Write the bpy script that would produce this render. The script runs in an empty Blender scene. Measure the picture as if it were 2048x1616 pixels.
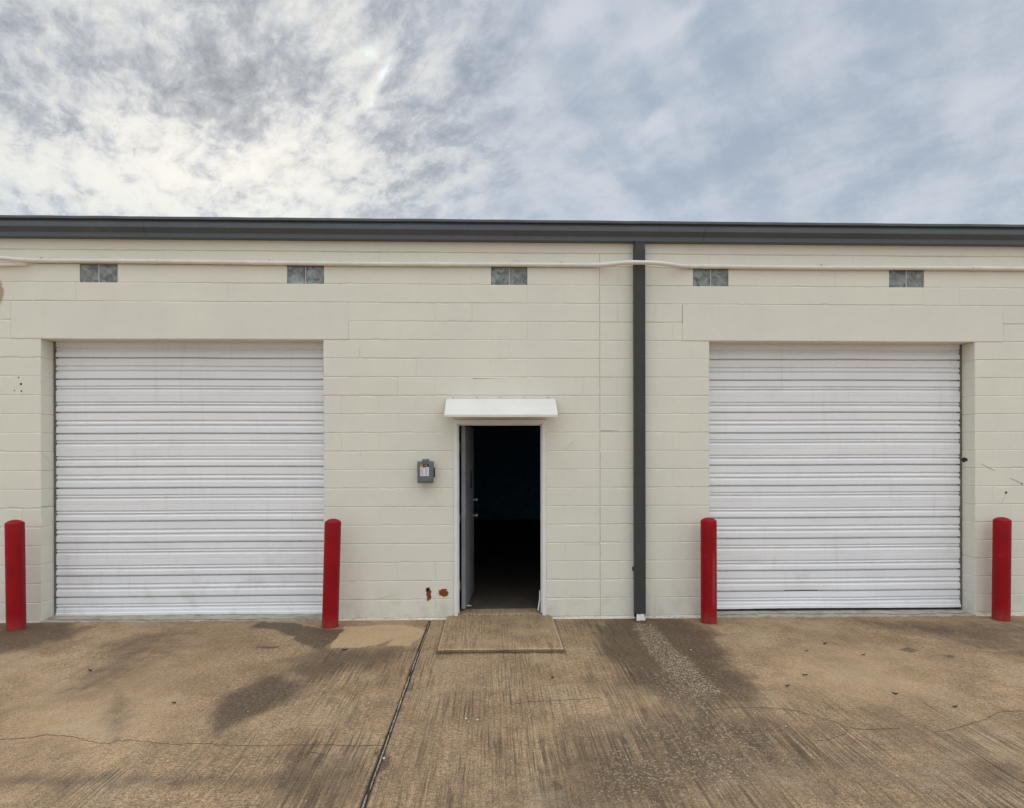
import bpy, bmesh, math, random
import numpy as np
from mathutils import Vector
random.seed(7); np.random.seed(7)
SC=bpy.context.scene; COL=SC.collection
R=math.radians

# ------------------------------------------------------------------ helpers
def tag(o,label=None,cat=None,group=None,kind=None):
    if label: o['label']=label
    if cat: o['category']=cat
    if group: o['group']=group
    if kind: o['kind']=kind
    return o
def empty(name,loc=(0,0,0),**k):
    o=bpy.data.objects.new(name,None); COL.objects.link(o); o.location=loc
    o.empty_display_size=.1
    return tag(o,**k)
def link(name,me,mat,parent=None,loc=None,**k):
    o=bpy.data.objects.new(name,me); COL.objects.link(o)
    if mat: me.materials.append(mat)
    if parent: o.parent=parent
    if loc: o.location=loc
    return tag(o,**k)
class MB:
    """collects shapes for ONE mesh"""
    def __init__(s): s.v=[]; s.f=[]
    def add(s,vs,fs):
        n=len(s.v); s.v+=[tuple(v) for v in vs]; s.f+=[tuple(i+n for i in f) for f in fs]
    def box(s,a,b):
        (x0,y0,z0),(x1,y1,z1)=a,b
        s.add([(x0,y0,z0),(x1,y0,z0),(x1,y1,z0),(x0,y1,z0),(x0,y0,z1),(x1,y0,z1),(x1,y1,z1),(x0,y1,z1)],
              [(0,3,2,1),(4,5,6,7),(0,1,5,4),(1,2,6,5),(2,3,7,6),(3,0,4,7)])
    def loft(s,rings,cap=True,closed=True):
        n=len(rings[0]); vs=[p for r in rings for p in r]; fs=[]
        for i in range(len(rings)-1):
            for j in range(n if closed else n-1):
                k=(j+1)%n
                fs.append((i*n+j,i*n+k,(i+1)*n+k,(i+1)*n+j))
        if cap and closed:
            fs.append(tuple(range(n-1,-1,-1))); fs.append(tuple((len(rings)-1)*n+j for j in range(n)))
        s.add(vs,fs)
    def lathe(s,prof,c,seg=32,lean=(0,0)):
        rings=[]
        for r,z in prof:
            rings.append([(c[0]+lean[0]*z+r*math.cos(2*math.pi*i/seg),c[1]+lean[1]*z+r*math.sin(2*math.pi*i/seg),c[2]+z) for i in range(seg)])
        s.loft(rings)
    def tube(s,path,r,seg=14):
        rings=[]; P=[Vector(p) for p in path]
        for i,p in enumerate(P):
            t=(P[min(i+1,len(P)-1)]-P[max(i-1,0)]).normalized()
            up=Vector((0,0,1)) if abs(t.z)<.9 else Vector((0,1,0))
            a=t.cross(up).normalized(); b=a.cross(t).normalized()
            rr=r[i] if isinstance(r,(list,tuple)) else r
            rings.append([tuple(p+a*rr*math.cos(2*math.pi*j/seg)+b*rr*math.sin(2*math.pi*j/seg)) for j in range(seg)])
        s.loft(rings)
    def extrude_x(s,prof,x0,x1,closed=True):
        s.loft([[(x0,y,z) for y,z in prof],[(x1,y,z) for y,z in prof]],cap=closed,closed=closed)
    def mesh(s,name,bevel=0,seg=2,smooth=False,fix=True):
        me=bpy.data.meshes.new(name); me.from_pydata(s.v,[],s.f)
        if bevel or fix:
            bm=bmesh.new(); bm.from_mesh(me)
            if fix: bmesh.ops.recalc_face_normals(bm,faces=bm.faces)
            if bevel:
                es=[e for e in bm.edges if len(e.link_faces)==2 and e.calc_face_angle(0)>R(25)]
                bmesh.ops.bevel(bm,geom=es,offset=bevel,segments=seg,profile=.6,affect='EDGES',clamp_overlap=True)
            bm.to_mesh(me); bm.free()
        if smooth:
            me.polygons.foreach_set('use_smooth',[True]*len(me.polygons))
            try: me.set_sharp_from_angle(angle=R(35))
            except Exception: pass
        me.update(); return me
    def obj(s,name,mat,parent=None,bevel=0,smooth=False,fix=True,**k):
        return link(name,s.mesh(name,bevel,smooth=smooth,fix=fix),mat,parent,**k)

# ------------------------------------------------------------------ node helpers
class NT:
    def __init__(s,tree): s.t=tree; s.n=tree.nodes; s.l=tree.links
    def new(s,typ,**k):
        n=s.n.new(typ)
        for a,b in k.items(): setattr(n,a,b)
        return n
    def put(s,sock,val):
        if isinstance(val,bpy.types.NodeSocket): s.l.new(val,sock)
        elif val is not None: sock.default_value=val
    def m(s,op,a,b=None,c=None,clamp=False):
        n=s.new('ShaderNodeMath',operation=op,use_clamp=clamp)
        s.put(n.inputs[0],a); s.put(n.inputs[1],b); s.put(n.inputs[2],c); return n.outputs[0]
    def vm(s,op,a,b=None):
        n=s.new('ShaderNodeVectorMath',operation=op); s.put(n.inputs[0],a); s.put(n.inputs[1],b); return n.outputs[0]
    def step(s,x,a,b):
        n=s.new('ShaderNodeMapRange',interpolation_type='SMOOTHSTEP'); s.put(n.inputs[0],x); s.put(n.inputs[1],a); s.put(n.inputs[2],b); return n.outputs[0]
    def lin(s,x,a,b,c=0.,d=1.):
        n=s.new('ShaderNodeMapRange'); s.put(n.inputs[0],x); s.put(n.inputs[1],a); s.put(n.inputs[2],b); s.put(n.inputs[3],c); s.put(n.inputs[4],d); return n.outputs[0]
    def mix(s,f,a,b,mode='MIX'):
        n=s.new('ShaderNodeMix',data_type='RGBA',blend_type=mode)
        s.put(n.inputs[0],f); s.put(n.inputs[6],rgba(a)); s.put(n.inputs[7],rgba(b)); return n.outputs[2]
    def noise(s,vec,scale,detail=4,rough=.55,dist=0.,out=0):
        n=s.new('ShaderNodeTexNoise'); s.put(n.inputs['Vector'],vec); s.put(n.inputs['Scale'],scale)
        s.put(n.inputs['Detail'],detail); s.put(n.inputs['Roughness'],rough); s.put(n.inputs['Distortion'],dist); return n.outputs[out]
    def scale(s,vec,sc,loc=(0,0,0),rot=(0,0,0)):
        n=s.new('ShaderNodeMapping'); s.put(n.inputs[0],vec); n.inputs['Scale'].default_value=sc
        n.inputs['Location'].default_value=loc; n.inputs['Rotation'].default_value=rot; return n.outputs[0]
    def attr(s,name): return s.new('ShaderNodeAttribute',attribute_name=name).outputs['Fac']
    def bump(s,h,strength=.3,dist=.01,nrm=None):
        n=s.new('ShaderNodeBump'); s.put(n.inputs['Height'],h); n.inputs['Strength'].default_value=strength
        n.inputs['Distance'].default_value=dist; s.put(n.inputs['Normal'],nrm); return n.outputs[0]
    def co(s): return s.new('ShaderNodeNewGeometry').outputs['Position']
    def sep(s,v): n=s.new('ShaderNodeSeparateXYZ'); s.put(n.inputs[0],v); return n.outputs
    def comb(s,x,y,z): n=s.new('ShaderNodeCombineXYZ'); s.put(n.inputs[0],x); s.put(n.inputs[1],y); s.put(n.inputs[2],z); return n.outputs[0]
def rgba(c):
    return (c[0],c[1],c[2],1) if isinstance(c,(tuple,list)) and len(c)==3 else c
def material(name):
    m=bpy.data.materials.new(name); m.use_nodes=True
    t=NT(m.node_tree); b=m.node_tree.nodes['Principled BSDF']
    return m,t,b
def simple(name,col,rough=.5,metal=0.,var=.12,nscale=6.,bump=.05,bscale=120.,spec=.5,dirt=None):
    m,t,b=material(name); p=t.co()
    n=t.noise(p,nscale,5,.6)
    lo=tuple(c*(1-var) for c in col); hi=tuple(min(1,c*(1+var)) for c in col)
    c=t.mix(t.lin(n,.3,.7),lo,hi)
    if dirt:
        d=t.step(t.noise(p,nscale*2.3,8,.65),dirt[1],dirt[1]+.15)
        c=t.mix(t.m('MULTIPLY',d,dirt[2]),c,dirt[0])
    t.put(b.inputs['Base Color'],c); b.inputs['Metallic'].default_value=metal
    t.put(b.inputs['Roughness'],t.lin(n,.3,.7,max(0,rough-.08),min(1,rough+.08)))
    b.inputs['Specular IOR Level'].default_value=spec
    if bump: t.put(b.inputs['Normal'],t.bump(t.noise(p,bscale,4,.6),bump,.004))
    return m
# measured positions on the yard (metres)
STAIN_D=[(1.0,0.035,[(-2.549,-0.232),(-2.197,-0.353),(-1.85,-0.826),(-1.629,-0.94),(-1.543,-0.76),(-1.525,-0.377),(-1.732,-0.37),(-2.123,-0.098),(-2.514,-0.045)]),(0.8,0.05,[(-1.97,-2.487),(-2.033,-2.09),(-1.837,-1.681),(-1.523,-1.909),(-1.531,-2.247),(-1.691,-2.497),(-1.834,-2.721)]),(0.7,0.16,[(-1.774,-1.627),(-1.617,-0.984),(-0.774,-1.015),(-0.971,-1.476),(-1.245,-1.587),(-1.429,-1.964)]),(0.95,0.14,[(-5.49,-0.011),(-4.497,-0.085),(-4.208,-0.451),(-4.363,-0.855),(-4.586,-1.155)]),(0.55,0.2,[(-3.267,-2.186),(-3.429,-1.326),(-3.552,-0.476),(-3.232,-0.419),(-3.034,-1.005),(-3.1,-1.801)]),(0.4,0.08,[(-2.481,-2.805),(-2.703,-2.462),(-2.879,-2.012),(-2.735,-2.113),(-2.332,-2.844)]),(0.5,0.09,[(-2.953,-3.219),(-2.285,-3.203),(-1.539,-3.273),(-1.114,-3.266),(-1.063,-3.343),(-1.907,-3.377),(-2.846,-3.355)]),(0.65,0.2,[(-1.226,-3.585),(-1.23,-2.882),(-0.943,-3.023),(-0.732,-3.239),(-0.83,-3.705)]),(0.95,0.13,[(1.185,-0.162),(1.53,0.045),(1.963,-0.012),(2.133,-0.512),(2.073,-1.118),(2.034,-1.704),(1.963,-2.278),(1.589,-2.375),(1.364,-2.257),(1.148,-2.055),(1.021,-1.357)]),(0.75,0.16,[(1.206,-0.259),(1.631,0.0),(1.995,-0.094),(2.174,-0.618),(1.978,-1.256),(1.382,-1.435),(1.071,-1.082)]),(0.6,0.3,[(0.352,-3.639),(0.681,-2.948),(1.3,-2.478),(1.784,-2.619),(1.795,-3.053),(1.179,-3.388),(0.671,-3.756)]),(0.6,0.2,[(3.903,-0.165),(6.022,-0.244),(4.897,-1.496),(4.591,-1.136),(4.368,-0.699)]),(0.6,0.02,[(3.811,-1.152),(3.963,-1.084),(4.002,-1.188),(3.884,-1.255)]),(0.5,0.02,[(4.084,-1.305),(4.205,-1.267),(4.203,-1.364),(4.103,-1.374)]),(0.5,0.3,[(2.855,-3.216),(3.825,-2.69),(2.801,-3.829),(2.548,-3.82)]),(0.42,0.45,[(0.163,-3.739),(0.451,-3.007),(1.091,-2.594),(2.262,-2.714),(2.903,-3.025),(2.548,-3.82)]),(0.25,0.4,[(-0.474,-3.718),(-0.464,-2.619),(-0.372,-1.436),(0.498,-1.467),(0.29,-3.743)]),(0.75,0.012,[(0.305,-3.39),(0.339,-3.359),(0.373,-3.392),(0.371,-3.439),(0.337,-3.464),(0.307,-3.432)]),(0.75,0.012,[(-2.243,-0.917),(-2.141,-0.876),(-2.016,-0.926),(-2.109,-0.966)])]
STAIN_L=[(1.0,0.02,[(-1.545,-0.958),(-1.555,-0.25),(-0.989,-0.178),(-0.709,-0.408),(-0.74,-0.71),(-0.776,-0.926),(-0.999,-0.918),(-0.976,-0.701),(-1.081,-0.854),(-1.275,-0.953)]),(0.4,0.35,[(2.523,-0.829),(4.364,-1.053),(3.604,-2.336),(2.571,-2.48),(2.205,-1.989)]),(0.4,0.4,[(-3.86,-2.073),(-2.991,-1.341),(-2.179,-0.964),(-2.291,-1.933),(-1.965,-2.788),(-3.222,-2.88)]),(0.55,0.12,[(0.113,-2.789),(0.258,-2.565),(0.466,-2.573),(0.373,-2.834),(0.204,-2.932)]),(0.5,0.08,[(3.172,-3.034),(3.48,-2.963),(3.196,-3.288),(3.107,-3.284)]),(0.35,0.25,[(-1.321,-2.343),(-0.864,-2.083),(-0.855,-2.526),(-1.14,-2.745)]),(0.4,0.1,[(1.087,-2.152),(1.378,-2.211),(1.265,-2.477),(0.989,-2.424)]),(0.4,0.08,[(1.541,-2.119),(1.713,-2.075),(1.655,-2.314),(1.497,-2.372)])]
STAIN_A=[(1.0,0.05,[(1.514,-0.175),(1.7,-0.277),(1.728,-0.926),(1.739,-1.634),(1.772,-2.127),(1.538,-2.188),(1.447,-1.683),(1.447,-0.947)]),(0.33,0.4,[(0.431,-3.641),(0.681,-2.948),(1.3,-2.478),(1.992,-2.626),(1.859,-3.181),(1.052,-3.769)]),(0.4,0.25,[(1.336,-1.62),(1.927,-2.083),(1.636,-2.447),(1.177,-2.251)])]
STAIN_K=[(0.006,[(-3.18,-2.774),(-3.006,-2.752),(-2.922,-2.712),(-2.723,-2.748),(-2.564,-2.822),(-2.452,-2.853),(-2.412,-2.814),(-2.333,-2.803),(-2.195,-2.835),(-2.034,-2.874),(-1.868,-2.86),(-1.631,-2.902),(-1.349,-2.905),(-1.099,-2.9),(-0.937,-2.919),(-0.696,-2.927)]),(0.008,[(1.481,-2.476),(1.725,-2.406),(1.979,-2.415),(2.08,-2.436),(2.199,-2.492)]),(0.004,[(2.199,-2.492),(2.294,-2.588),(2.351,-2.646),(2.394,-2.757)]),(0.0025,[(2.394,-2.757),(2.532,-2.785),(2.742,-2.777)]),(0.007,[(2.94,-2.829),(3.04,-2.817),(3.168,-2.761),(3.3,-2.703),(3.423,-2.66),(3.577,-2.558),(3.683,-2.519),(3.862,-2.525)]),(0.006,[(2.997,-2.853),(2.992,-2.994),(2.993,-3.159),(2.98,-3.327),(3.007,-3.504)]),(0.004,[(2.385,-2.772),(2.323,-2.851),(2.186,-2.918),(2.075,-2.942)]),(0.004,[(0.141,-2.306),(0.276,-2.256),(0.501,-2.246),(0.809,-2.2)]),(0.006,[(-1.173,-3.021),(-1.107,-3.004),(-1.032,-3.032)]),(0.004,[(-1.559,-1.791),(-1.42,-1.828)])]
STAIN_LF=[(-3.392,-1.522),(-2.345,-2.228),(3.379,-1.293),(3.081,-2.203),(2.592,-1.783),(0.489,-1.787),(3.198,-0.964),(2.91,-1.177),(-1.372,-1.036),(3.363,-2.455),(2.334,-2.015)]
STAIN_PB=[(3.036,-0.848),(2.451,-1.998),(2.445,-2.121),(-0.187,-2.55),(-0.107,-2.569),(1.849,-1.11),(-0.661,-3.095),(-0.069,-1.981),(0.437,-2.689),(1.986,-2.728)]
LIFT_ZEN=1.7; LIFT_BACK=.2; EXPO=0.10; ROLL=-.0017
# ------------------------------------------------------------------ materials
def wall_paint(name,col,groove=True):
    m,t,b=material(name); p=t.co(); x,y,z=t.sep(p)
    a=t.noise(p,1.3,4,.6); c=t.noise(p,7,5,.65); f=t.noise(p,90,3,.6)
    col1=t.mix(t.lin(a,.3,.7),tuple(k*.955 for k in col),(min(1,col[0]*1.03),min(1,col[1]*1.025),col[2]*1.0))
    col1=t.mix(t.lin(c,.35,.75,0,.22),col1,(col[0]*.86,col[1]*.84,col[2]*.78))
    # faint vertical wash marks and soil splashed low on the wall
    w=t.noise(t.scale(p,(9,9,.7)),1.,4,.6)
    col1=t.mix(t.lin(w,.55,.8,0,.07),col1,(col[0]*.72,col[1]*.69,col[2]*.6))
    # brown patch of lost paint high at the left, and rust bleeding below the two holes
    dx=t.m('MULTIPLY',t.m('ADD',x,5.30),1/.065); dz=t.m('MULTIPLY',t.m('SUBTRACT',z,3.57),1/.14)
    rr2=t.m('ADD',t.m('ADD',t.m('MULTIPLY',dx,dx),t.m('MULTIPLY',dz,dz)),t.m('MULTIPLY',t.m('SUBTRACT',t.noise(p,18,5,.6),.5),1.6))
    col1=t.mix(t.m('MULTIPLY',t.step(rr2,1.2,.35),.75),col1,(.33,.20,.11))
    soil=t.m('MULTIPLY',t.lin(z,.0,.42,1,0),t.step(t.noise(p,5,6,.65),.40,.72))
    col1=t.mix(t.m('MULTIPLY',soil,.42),col1,(.42,.35,.26))
    t.put(b.inputs['Base Color'],col1); b.inputs['Roughness'].default_value=.62
    b.inputs['Specular IOR Level'].default_value=.3
    h=t.m('ADD',t.m('MULTIPLY',f,.6),t.m('MULTIPLY',t.noise(p,28,4,.6),.7))
    t.put(b.inputs['Normal'],t.bump(h,.28,.006))
    return m
M={}
M['wall']=wall_paint('cream_block_paint',(.775,.764,.680))
M['lintel']=wall_paint('cream_lintel_paint',(.775,.764,.684))
M['lip']=simple('white_caulk',(.66,.62,.53),.7,var=.2,nscale=14,dirt=((.25,.19,.12),.52,.6))
def shutter_mat():
    m,t,b=material('white_shutter_paint'); p=t.co(); x,y,z=t.sep(p)
    n=t.noise(t.scale(p,(.8,1,5)),1.5,5,.6); s=t.noise(t.scale(p,(14,1,1.2)),1.,5,.62)
    c=t.mix(t.lin(n,.3,.7),(.80,.815,.838),(.86,.875,.895))
    c=t.mix(t.m('MULTIPLY',t.step(s,.55,.8),.22),c,(.47,.45,.43))
    g=t.m('MULTIPLY',t.step(t.noise(p,3.2,7,.65),.52,.75),t.lin(z,0,1.2,.5,.12))
    c=t.mix(g,c,(.50,.475,.45))
    t.put(b.inputs['Base Color'],c); t.put(b.inputs['Roughness'],t.lin(n,.3,.7,.36,.5))
    b.inputs['Specular IOR Level'].default_value=.45
    t.put(b.inputs['Normal'],t.bump(t.noise(t.scale(p,(3,1,9)),2.2,3,.5),.12,.01))
    return m
M['shutter']=shutter_mat()
M['rail']=simple('shutter_rail_metal',(.17,.16,.15),.6,.3,var=.3,nscale=12)
M['rubber']=simple('black_rubber',(.02,.02,.02),.8)
M['gutter']=simple('charcoal_gutter_paint',(.083,.096,.110),.5,.0,var=.14,nscale=2.5,bump=.04,bscale=18,dirt=((.16,.15,.13),.58,.35))
M['spoutpipe']=simple('charcoal_downspout_paint',(.050,.051,.050),.55,.0,var=.14,nscale=2.5,bump=.04,bscale=18,spec=.3)
M['roof']=simple('roof_metal',(.10,.11,.105),.5,.2,var=.25)
M['spout']=simple('pale_spout_metal',(.55,.55,.50),.5,var=.15,nscale=20)
M['conduit']=simple('cream_conduit_paint',(.76,.735,.66),.45,var=.08,nscale=5,dirt=((.35,.30,.22),.6,.35))
M['white']=simple('white_frame_paint',(.78,.775,.76),.45,var=.05,nscale=9,dirt=((.35,.31,.26),.60,.4))
M['awning']=simple('white_awning_paint',(.735,.725,.69),.5,var=.04,nscale=5,dirt=((.5,.46,.38),.62,.3))
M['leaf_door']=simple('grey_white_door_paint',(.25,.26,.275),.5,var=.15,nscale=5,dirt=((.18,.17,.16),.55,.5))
M['red']=simple('red_bollard_paint',(.30,.002,.007),.5,var=.16,nscale=4,bump=.05,bscale=14,spec=.22,dirt=((.12,.006,.008),.58,.6))
def grimy_foot(m):
    t=NT(m.node_tree); b=m.node_tree.nodes['Principled BSDF']
    o=t.new('ShaderNodeTexCoord').outputs['Object']; x,y,z=t.sep(o)
    old=b.inputs['Base Color'].links[0].from_socket
    n=t.noise(o,26,6,.7); s=t.noise(t.scale(o,(9,9,22)),1.,6,.7)
    k=t.m('MULTIPLY',t.lin(z,.0,.14,1,0),t.step(n,.38,.62))
    c=t.mix(t.m('MULTIPLY',k,.55),old,(.13,.075,.045))
    c=t.mix(t.m('MULTIPLY',t.step(s,.62,.70),.35),c,(.42,.11,.09))
    t.put(b.inputs['Base Color'],c)
grimy_foot(M['red'])
def scuff_sheen_red():
    m=M['red'].copy(); m.name='scuff_sheen_red_paint'; t=NT(m.node_tree); b=m.node_tree.nodes['Principled BSDF']
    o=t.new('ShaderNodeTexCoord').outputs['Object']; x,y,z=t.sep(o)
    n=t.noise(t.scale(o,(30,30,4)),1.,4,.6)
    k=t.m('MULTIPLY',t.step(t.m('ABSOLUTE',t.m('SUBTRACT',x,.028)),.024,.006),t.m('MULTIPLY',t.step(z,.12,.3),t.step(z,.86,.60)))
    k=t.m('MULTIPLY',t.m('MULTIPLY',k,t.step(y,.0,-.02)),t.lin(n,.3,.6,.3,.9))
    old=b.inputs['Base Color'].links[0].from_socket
    t.put(b.inputs['Base Color'],t.mix(t.m('MULTIPLY',k,.75),old,(.36,.07,.08))); return m  # pale front stripe: rubbed paint plus a sheen painted into the red
M['red_scuff_sheen']=scuff_sheen_red()
M['box']=simple('grey_enclosure_paint',(.125,.15,.15),.45,var=.08,nscale=12)
M['black']=simple('black_plastic',(.012,.012,.013),.5)
M['label']=simple('white_label_paper',(.74,.74,.78),.5,var=.05,nscale=60)
M['ink']=simple('grey_print',(.30,.30,.34),.6)
M['redink']=simple('red_print',(.5,.06,.05),.6)
M['amber']=simple('amber_print',(.45,.24,.05),.6)
M['steel']=simple('steel_knob',(.40,.40,.38),.4,.9)
M['rust']=simple('orange_rust',(.26,.062,.006),.85,var=.5,nscale=45,bump=.6,bscale=160,dirt=((.09,.016,.003),.5,.75))
M['hole']=simple('black_hole',(.006,.005,.005),.9)
M['soot']=simple('black_soot',(.035,.032,.03),.9,var=.3)
M['scuff']=simple('grey_cable_scar',(.36,.33,.27),.85,var=.3,nscale=30)
M['brown']=simple('brown_paint_scar',(.36,.22,.12),.8,var=.3,nscale=20)
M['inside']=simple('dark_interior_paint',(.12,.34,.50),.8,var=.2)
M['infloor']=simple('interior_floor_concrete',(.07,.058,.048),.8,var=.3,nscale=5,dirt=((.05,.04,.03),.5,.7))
M['mortar']=simple('window_mortar',(.55,.53,.47),.8,var=.1,nscale=40)
def glassblock():
    m,t,b=material('wavy_glass_block'); p=t.co()
    n=t.noise(t.scale(p,(1,1,1),rot=(0,.7,0)),12,3,.5,1.0); e=t.noise(p,9,2,.5,1.)
    c=t.mix(t.lin(n,.32,.68),(.062,.080,.078),(.36,.41,.40))
    c=t.mix(t.lin(e,.35,.7,0,.5),c,(.15,.15,.16))
    t.put(b.inputs['Base Color'],c); b.inputs['Roughness'].default_value=.16
    b.inputs['Specular IOR Level'].default_value=.6
    t.put(b.inputs['Normal'],t.bump(n,.9,.02)); return m
M['glass']=glassblock()
def sill_mat():
    m,t,b=material('worn_sill_concrete'); p=t.co()
    n=t.noise(p,6,7,.65); k=t.noise(t.scale(p,(2,9,9)),3,8,.7)
    c=t.mix(t.lin(n,.3,.7),(.30,.265,.205),(.50,.47,.40))
    c=t.mix(t.m('MULTIPLY',t.step(k,.52,.66),.7),c,(.12,.095,.07))
    t.put(b.inputs['Base Color'],c); b.inputs['Roughness'].default_value=.85
    t.put(b.inputs['Normal'],t.bump(t.noise(p,35,6,.65),.6,.01)); return m
M['sill']=sill_mat()

def concrete(name,pad=False):
    m,t,b=material(name); p=t.co(); x,y,z=t.sep(p)
    n1=t.noise(p,.55,5,.6,.4); n2=t.noise(p,3.2,7,.68,.3); n3=t.noise(p,24,5,.7); n4=t.noise(p,150,3,.7)
    tan=t.mix(t.lin(n1,.32,.68),(.345,.228,.130),(.445,.312,.185))
    tan=t.mix(t.lin(n2,.40,.70,0,.60),tan,(.215,.155,.100))
    tan=t.mix(t.lin(n3,.46,.75,0,.42),tan,(.135,.098,.065))
    tan=t.mix(t.lin(n4,.50,.66,0,.60),tan,(.62,.48,.335))
    tan=t.mix(t.lin(n4,.49,.32,0,.75),tan,(.10,.072,.048))
    n5=t.noise(t.scale(p,(30,62,1)),1.,5,.72)      # torn, pitted surface paste
    n6=t.noise(p,1.4,6,.7,.2)
    # broom finish running away from the wall
    bz=t.attr('broom') if not pad else t.m('MULTIPLY',1.,1.1)
    wob=t.noise(p,2.,3,.5)
    pv=t.comb(t.m('ADD',t.m('MULTIPLY',x,74.),t.m('MULTIPLY',wob,1.4)),t.m('MULTIPLY',y,1.5),0.)
    br=t.noise(pv,1.,3,.6)
    pf=t.comb(t.m('MULTIPLY',x,170.),t.m('MULTIPLY',y,6.),3.)
    bf=t.noise(pf,1.,2,.6)
    gate=t.step(t.noise(t.comb(t.m('MULTIPLY',x,2.2),t.m('MULTIPLY',y,1.3),7.),1.,5,.65),.36,.64)
    bs=t.m('MULTIPLY',bz,t.lin(gate,0,1,.25,1))
    keep=t.lin(n5,.36,.56,.15,1.)
    groove=t.m('MULTIPLY',t.m('MULTIPLY',t.step(br,.50,.36),bs),keep)
    ridge=t.m('MULTIPLY',t.m('MULTIPLY',t.step(br,.56,.70),bs),keep)
    fine=t.m('MULTIPLY',t.m('MULTIPLY',t.step(bf,.54,.38),bs),keep)
    tan=t.mix(t.lin(n6,.46,.66,0,.50),tan,(.190,.128,.078))
    tan=t.mix(t.m('MULTIPLY',t.lin(n6,.48,.34,0,1),t.lin(n1,.35,.6,.15,.5)),tan,(.40,.335,.25))
    tan=t.mix(t.m('MULTIPLY',groove,.75),tan,(.115,.082,.054))
    tan=t.mix(t.m('MULTIPLY',fine,.40),tan,(.12,.088,.058))
    tan=t.mix(t.m('MULTIPLY',ridge,.36),tan,(.50,.385,.26))
    rough=t.lin(bz,0,1,.35,1.)
    tan=t.mix(t.m('MULTIPLY',t.lin(n5,.48,.30,0,.9),rough),tan,(.095,.068,.046))
    tan=t.mix(t.m('MULTIPLY',t.lin(n5,.54,.70,0,.7),rough),tan,(.54,.42,.29))
    if not pad:
        brk=t.m('ADD',t.m('MULTIPLY',n2,.6),t.m('ADD',t.m('MULTIPLY',n3,.25),t.m('MULTIPLY',t.m('ADD',br,n5),.13)))
        def mask(a,k):  # stain attribute broken up by the texture
            return t.step(t.m('ADD',t.attr(a),t.m('MULTIPLY',t.m('SUBTRACT',brk,.55),k)),.12,.92)
        li=mask('light',.55)
        tan=t.mix(t.m('MULTIPLY',li,.62),tan,t.mix(t.lin(n3,.3,.7),(.43,.305,.180),(.54,.40,.25)))
        sw=t.noise(t.comb(t.m('MULTIPLY',x,11.),t.m('MULTIPLY',y,1.6),11.),1.,5,.7)
        sd=t.noise(p,6.5,7,.75)
        dk=t.m('MULTIPLY_ADD',t.m('SUBTRACT',sw,.5),.75,t.m('MULTIPLY_ADD',t.m('SUBTRACT',sd,.5),1.15,t.m('MULTIPLY',t.attr('dark'),1.25)))
        dk=t.m('MULTIPLY_ADD',t.m('SUBTRACT',n5,.5),1.5,t.m('MULTIPLY_ADD',t.m('MULTIPLY',t.m('SUBTRACT',br,.5),bs),-1.6,dk))
        dk=t.m('MULTIPLY',t.step(dk,.08,1.0),t.step(t.attr('dark'),.02,.22))
        dk=t.m('MULTIPLY',dk,t.m('SUBTRACT',1.,t.m('MULTIPLY',t.step(li,.5,.95),.85)))
        dkc=t.mix(t.lin(n3,.35,.7),(.058,.039,.023),(.120,.085,.053))
        dks=t.m('MULTIPLY',dk,t.m('SUBTRACT',1.,t.m('MULTIPLY',t.m('ADD',t.m('MULTIPLY',ridge,.6),t.m('MULTIPLY',t.lin(n5,.50,.68),.55)),.8),clamp=True))
        tan=t.mix(t.m('MULTIPLY',dks,t.lin(n4,.3,.7,.92,.55)),tan,dkc)
        # exposed aggregate
        vo=t.new('ShaderNodeTexVoronoi'); t.put(vo.inputs['Vector'],t.vm('ADD',p,t.scale(t.noise(p,30,2,.5,out=1),(.03,.03,.03)))); vo.inputs['Scale'].default_value=78.
        ag=t.m('MULTIPLY',t.m('ADD',t.attr('agg'),t.m('MULTIPLY',t.m('SUBTRACT',brk,.55),1.2)),1.,clamp=True)
        rnd=t.sep(vo.outputs['Color'])[0]
        peb=t.m('MULTIPLY',t.step(vo.outputs['Distance'],.62,.34),t.m('GREATER_THAN',t.m('ADD',rnd,t.m('MULTIPLY',ag,.62)),.86))
        peb=t.m('MULTIPLY',peb,t.step(ag,.08,.35))
        tan=t.mix(t.m('MULTIPLY',peb,.75),tan,t.mix(rnd,(.66,.56,.45),(.36,.28,.20)))
        # scattered bright grit everywhere
        v2=t.new('ShaderNodeTexVoronoi'); t.put(v2.inputs['Vector'],p); v2.inputs['Scale'].default_value=24.
        r2=t.sep(v2.outputs['Color'])
        gr=t.m('MULTIPLY',t.step(v2.outputs['Distance'],.20,.10),t.m('GREATER_THAN',r2[0],.90))
        tan=t.mix(t.m('MULTIPLY',gr,.55),tan,t.mix(r2[1],(.62,.55,.44),(.05,.036,.025)))
    else:
        ed=t.step(t.noise(p,4.5,6,.65),.40,.65)
        tan=t.mix(t.lin(ed,0,1,.05,.42),tan,(.40,.30,.185))
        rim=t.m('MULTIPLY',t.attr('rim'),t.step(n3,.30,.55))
        tan=t.mix(t.m('MULTIPLY',rim,.45),tan,(.62,.50,.36))  # pale pad edge: worn concrete, with its lit edge line painted in
    ga=t.new('ShaderNodeGamma'); t.put(ga.inputs[0],tan); ga.inputs[1].default_value=1.42
    hs=t.new('ShaderNodeHueSaturation'); hs.inputs['Saturation'].default_value=.87; hs.inputs['Hue'].default_value=.506; hs.inputs['Value'].default_value=1.52; t.put(hs.inputs['Color'],ga.outputs[0])
    tan=hs.outputs[0]
    t.put(b.inputs['Base Color'],tan)
    if not pad: t.put(b.inputs['Roughness'],t.lin(dk,0,1,.88,.62))
    else: b.inputs['Roughness'].default_value=.88
    b.inputs['Specular IOR Level'].default_value=.3
    h=t.m('ADD',t.m('MULTIPLY',n3,.5),t.m('MULTIPLY',n4,.5))
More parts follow.
